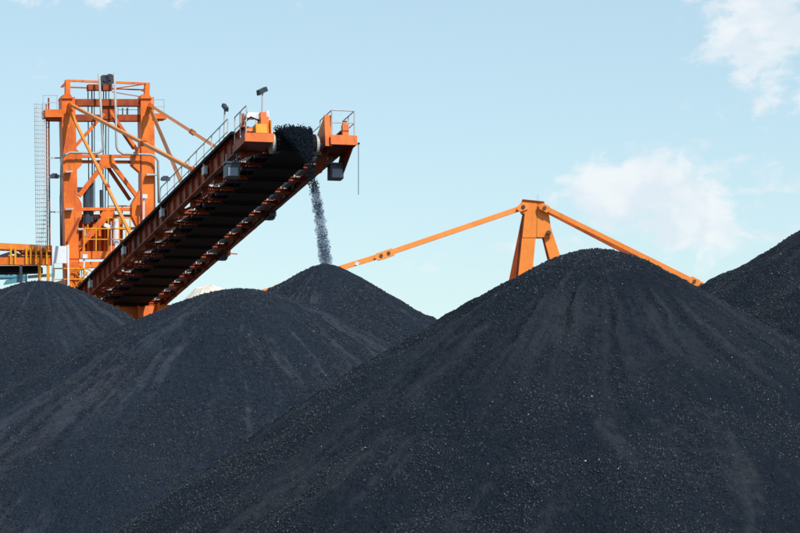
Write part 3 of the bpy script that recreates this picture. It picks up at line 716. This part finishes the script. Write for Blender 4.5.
for x in (21, 39.5, 48): MB().bar(bp(x, 264, -.1), bp(x, 300, -.1), .13, .13, V((0, 1, 0))).build('hanger', M['yellow' if x > 30 else 'steel'], br)
MB().bar(bp(28, 277, .6), bp(52, 275, .6), .14, .2, V((0, 1, 0))).build('pipe', M['galv'], br); MB().bar(bp(34, 283, .6), bp(52, 283, .6), .1, .2, V((0, 1, 0))).build('pipe', M['yellow'], br)
for x in (-60, -140):
    for dy in (0, 2.6):
        p = bp(x, 266, dy); MB().bar(p, V((p.x, p.y, 0)), .35, .35, V((0, 1, 0))).build('trestle_leg', M['orange'], br)

# ------------------------------------------------------------------ reclaimer mast behind the piles
YR = 165.
def rp_(x, y, dy=0.): return at(x, y, YR + dy)
Yv = V((0, 1, 0))
rc0 = rp_(545, 300)
re = empty('reclaimer', V((rc0.x, YR, 0)), 'pale orange A-frame reclaimer mast with long stay rods behind the largest pile', 'reclaimer')
leg = MB().prism([rp_(525, 209), rp_(536.2, 206), rp_(535.8, 236), rp_(526, 345), rp_(511, 345)], Yv * .9).build('mast_leg', M['orange_pale'], re)
MB().prism([rp_(524.8, 209, .02), rp_(522.6, 214, .3), rp_(496, 345, .5), rp_(510.8, 345, .02)], Yv * .6).build('shaded_leg_flange', M['rust'], re, leg)  # darker paint on this flange carries the leg's shadow side
leg2 = MB().prism([rp_(541, 228, .15), rp_(551, 228, .15), rp_(590, 345, .15), rp_(574, 345, .15)], Yv * .8).build('mast_leg', M['orange_pale'], re)
MB().prism([rp_(540.6, 230, .25), rp_(541.4, 228, .25), rp_(574, 345, .25), rp_(569, 345, .25)], Yv * .6).build('shaded_leg_flange', M['rust'], re, leg2)
hd = MB().prism([rp_(523, 199.3, -.03), rp_(537, 200.6, -.03), rp_(536.4, 237.5, -.03), rp_(522.3, 237.5, -.03), rp_(524.9, 214, -.03), rp_(521.6, 212.5, -.03), rp_(518.6, 206, -.03)], Yv * 1.1)
hd = hd.build('head_plate', M['orange_pale'], re)
MB().prism([rp_(537.2, 200.6, -.0), rp_(544, 201.6, -.0), rp_(548.5, 211, -.0), rp_(551.8, 234, -.0), rp_(550.5, 237.2, -.0), rp_(536.9, 237.2, -.0)], Yv * 1.0).build('head_plate', M['orange_pale'], re)
MB().prism([rp_(522.4, 199.2, -.1), rp_(544.2, 201.4, -.1), rp_(544.2, 202.4, -.1), rp_(522.4, 200.3, -.1)], Yv * 1.2).build('cap_strip', M['rust'], re, hd)
for (x, y, r_) in ((523.3, 206.8, .115), (544.8, 207.5, .125), (548.6, 232.8, .14)):
    p = rp_(x, y, -.16); MB().tube(p, p + Yv * .3, r_, 16).tube(p - Yv * .05, p, r_ * .55, 12).build('pin', M['pin'], re, hd)
def rod(pts, w, joints, name='stay_rod', mat='orange_pale', dy=0.):
    b_ = MB(); P_ = [rp_(x, y, dy + e) for x, y, e in pts]
    for i in range(len(P_) - 1): b_.bar(P_[i], P_[i + 1], w, w * .9, Yv)
    o = b_.build(name, M[mat], re)
    for (x, y, e, hw) in joints:
        p = rp_(x, y, dy + e - w * .5)
        d = (P_[-1] - P_[0]).normalized(); u_ = d.cross(Yv).normalized()
        MB().prism([p - d * hw * 1.7, p - d * hw + u_ * hw * .85, p + d * hw + u_ * hw * .85, p + d * hw * 1.7, p + d * hw - u_ * hw * .85, p - d * hw - u_ * hw * .85], Yv * w * 1.1).build('clevis', M[mat], re, o)
        q_ = p - Yv * .06; MB().tube(q_, q_ + Yv * .2, .10, 14).build('pin', M['pin'], re, o)
    return o
rod([(521.5, 208, .2), (389, 253, -1.5), (381, 255.6, -1.6), (200, 311.5, -4)], .27, [(523, 207.3, .0, .22), (388.7, 253.1, -1.6, .24), (381.2, 255.7, -1.7, .24)])
MB().box(rp_(357, 263.6, -2.1), V((.1, 0, -.03)), Yv * .02, V((.03, 0, .09))).build('reflective_tape', M['white'], re)
rod([(544, 207.5, .0), (694, 281.5, -.6), (716, 292, -.7)], .25, [(544.6, 207.8, .0, .22), (694.5, 281.2, -.6, .22), (701.5, 285, -.6, .2)], dy=-.2)
rod([(547, 211.5, .9), (624, 251.5, 1.2), (716, 300, 1.4)], .20, [], mat='rust', dy=.6)
for (x0, x1) in ((536.5, 538), (539, 537.5)): MB().tube(rp_(x0, 200.5, .4), rp_(x0 + (x1 - x0) * 1.2, 194.5, .4), .012, 5).build('antenna', M['galv'], re)
# hidden lower machine: boom, counterweight arm, body, legs
MB().bar(rp_(545, 362, .5), rp_(150, 352, -3), 1.2, 1.6, Yv).build('boom', M['orange_pale'], re)
MB().bar(rp_(545, 362, .5), rp_(760, 345, .5), 1.2, 1.6, Yv).build('counter_arm', M['orange_pale'], re)
MB().bar(rp_(716, 292, -.5), rp_(722, 350, .5), .4, .5, Yv).build('arm_post', M['orange_pale'], re)
MB().box(rp_(545, 385, .5), V((3.0, 0, 0)), V((0, 2.2, 0)), V((0, 0, 1.6))).build('machine_body', M['orange_pale'], re)
for sx in (-1, 1):
    for sy in (-1, 1):
        p = rp_(545, 400, .5) + V((2.4 * sx, 1.8 * sy, 0)); MB().bar(p, V((p.x + sx, p.y + sy, 0)), .7, .7, Yv).build('portal_leg', M['orange_pale'], re)

# ------------------------------------------------------------------ pale heap far behind
hv = MB(); NA, NR = 48, 14; c = at(209, 285.5, 300); H_ = c.z
hv.v.append((0, 0, H_ - .05))
for i in range(1, NR + 1):
    r_ = 22 * (i / NR) ** 1.5
    for j in range(NA):
        t_ = 2 * math.pi * j / NA
        zz = H_ - 1.5 * max(0, (r_ ** 2 + 1.5) ** .5 - 1.5) * (1 + .1 * math.sin(3 * t_ + i)) + random.uniform(-.15, .15) * min(1, i / 3)
        hv.v.append((r_ * math.cos(t_) * 1.15, r_ * math.sin(t_), max(-.3, zz)))
hv.f = [(0, 1 + j, 1 + (j + 1) % NA) for j in range(NA)] + [(1 + i * NA + j, 1 + (i + 1) * NA + j, 1 + (i + 1) * NA + (j + 1) % NA, 1 + i * NA + (j + 1) % NA) for i in range(NR - 1) for j in range(NA)]
ho = hv.build('mineral_heap', M['pale']); ho.location = (c.x, c.y, 0)
tag(ho, 'pale beige mineral heap peeking out behind the rounded coal pile', 'heap')

# ------------------------------------------------------------------ coal thrown off the belt
rg = np.random.default_rng(3)
p0 = B(-.75, -.08, .62); land = P3
Tf = 1.02
vel = (land - p0 + V((0, 0, .5 * 9.81 * Tf ** 2))) / Tf
vs_, fs_ = [], []
ico = [(0, 0, 1), (.9, 0, .3), (.28, .85, .3), (-.72, .53, .3), (-.72, -.53, .3), (.28, -.85, .3), (0, 0, -1)]
icf = [(0, 1, 2), (0, 2, 3), (0, 3, 4), (0, 4, 5), (0, 5, 1), (6, 2, 1), (6, 3, 2), (6, 4, 3), (6, 5, 4), (6, 1, 5)]
ico = np.array(ico)
def lump_at(p, s):
    q_ = rg.normal(size=(3, 3)); Q, _ = np.linalg.qr(q_)
    pts = (ico * rg.uniform(.6, 1.1, (7, 1)) * s) @ Q + np.array(p)
    b_ = len(vs_); vs_.extend(map(tuple, pts)); fs_.extend(tuple(i + b_ for i in f) for f in icf)
nn = 20000; k = 0
while k < nn:
    t_ = Tf * rg.random() ** 1.0
    top_ = max(0., 1 - t_ / .5)
    clump = .5 + .5 * math.sin(t_ * 41 + 1.3 * math.sin(t_ * 17))
    if t_ > .45 and rg.random() > .10 + .22 * clump: continue
    wl = .60 * top_ + .145 + .05 * t_
    wv_ = .12 * top_ + .10 + .06 * t_
    off = Ld * float(np.clip(rg.normal() * .5, -1, 1) * wl) + Nd * float(rg.normal() * wv_ * .5) + Hh * float(rg.normal() * .10)
    dv_ = V((0, 0, 0))
    p = p0 + vel * t_ + V((0, 0, -.5 * 9.81 * t_ * t_)) + off
    s = float(.010 + .026 * rg.random() ** 2 + .010 * top_)
    lump_at(p, s); k += 1
for i in range(5000):     # loaded coal on the last metres of belt
    u = -.6 - 5.4 * rg.random(); v = float(np.clip(rg.normal() * .33, -.7, .7))
    lump_at(B(u, v, .58 + .13 * math.sqrt(max(0, 1 - (v / .75) ** 2)) * rg.random() ** .3), float(.03 + .04 * rg.random()))
me = bpy.data.meshes.new('falling_coal'); me.from_pydata(vs_, [], fs_); me.update(); me.materials.append(M['coal'])
fo = bpy.data.objects.new('falling_coal', me); col.objects.link(fo)
tag(fo, 'stream of loose black coal pouring off the boom head onto the pointed pile', 'coal', kind='stuff')

# thin dust that drifts with the stream
du = MB(); NS, NQ = 26, 14
for i in range(NS + 1):
    t_ = .64 + (Tf - .64) * i / NS; c = p0 + vel * t_ + V((0, 0, -.5 * 9.81 * t_ * t_))
    rr_ = (.16 + .10 * i / NS) * min(1, .25 + .25 * i) * (1 + .18 * math.sin(i * 1.9) + .12 * math.sin(i * 4.1))
    for j in range(NQ):
        a_ = 2 * math.pi * j / NQ; du.v.append(tuple(c + (Ld * math.cos(a_) + Hh * math.sin(a_)) * rr_ * (1 + .12 * math.sin(3 * a_ + i))))
du.f = [(i * NQ + j, i * NQ + (j + 1) % NQ, (i + 1) * NQ + (j + 1) % NQ, (i + 1) * NQ + j) for i in range(NS) for j in range(NQ)] + [tuple(range(NQ)), tuple(NS * NQ + j for j in range(NQ))]
m, n, b = new_mat('coal_dust_air'); m.node_tree.nodes.remove(b)
pv = n.n('ShaderNodeVolumePrincipled'); pv.inputs['Color'].default_value = (.45, .60, .88, 1); pv.inputs['Density'].default_value = 3.2
n.l(pv.outputs[0], m.node_tree.nodes['Material Output'].inputs['Volume'])
do = du.build('coal_dust', m)
tag(do, 'thin grey dust drifting round the falling coal stream', 'dust', kind='stuff')
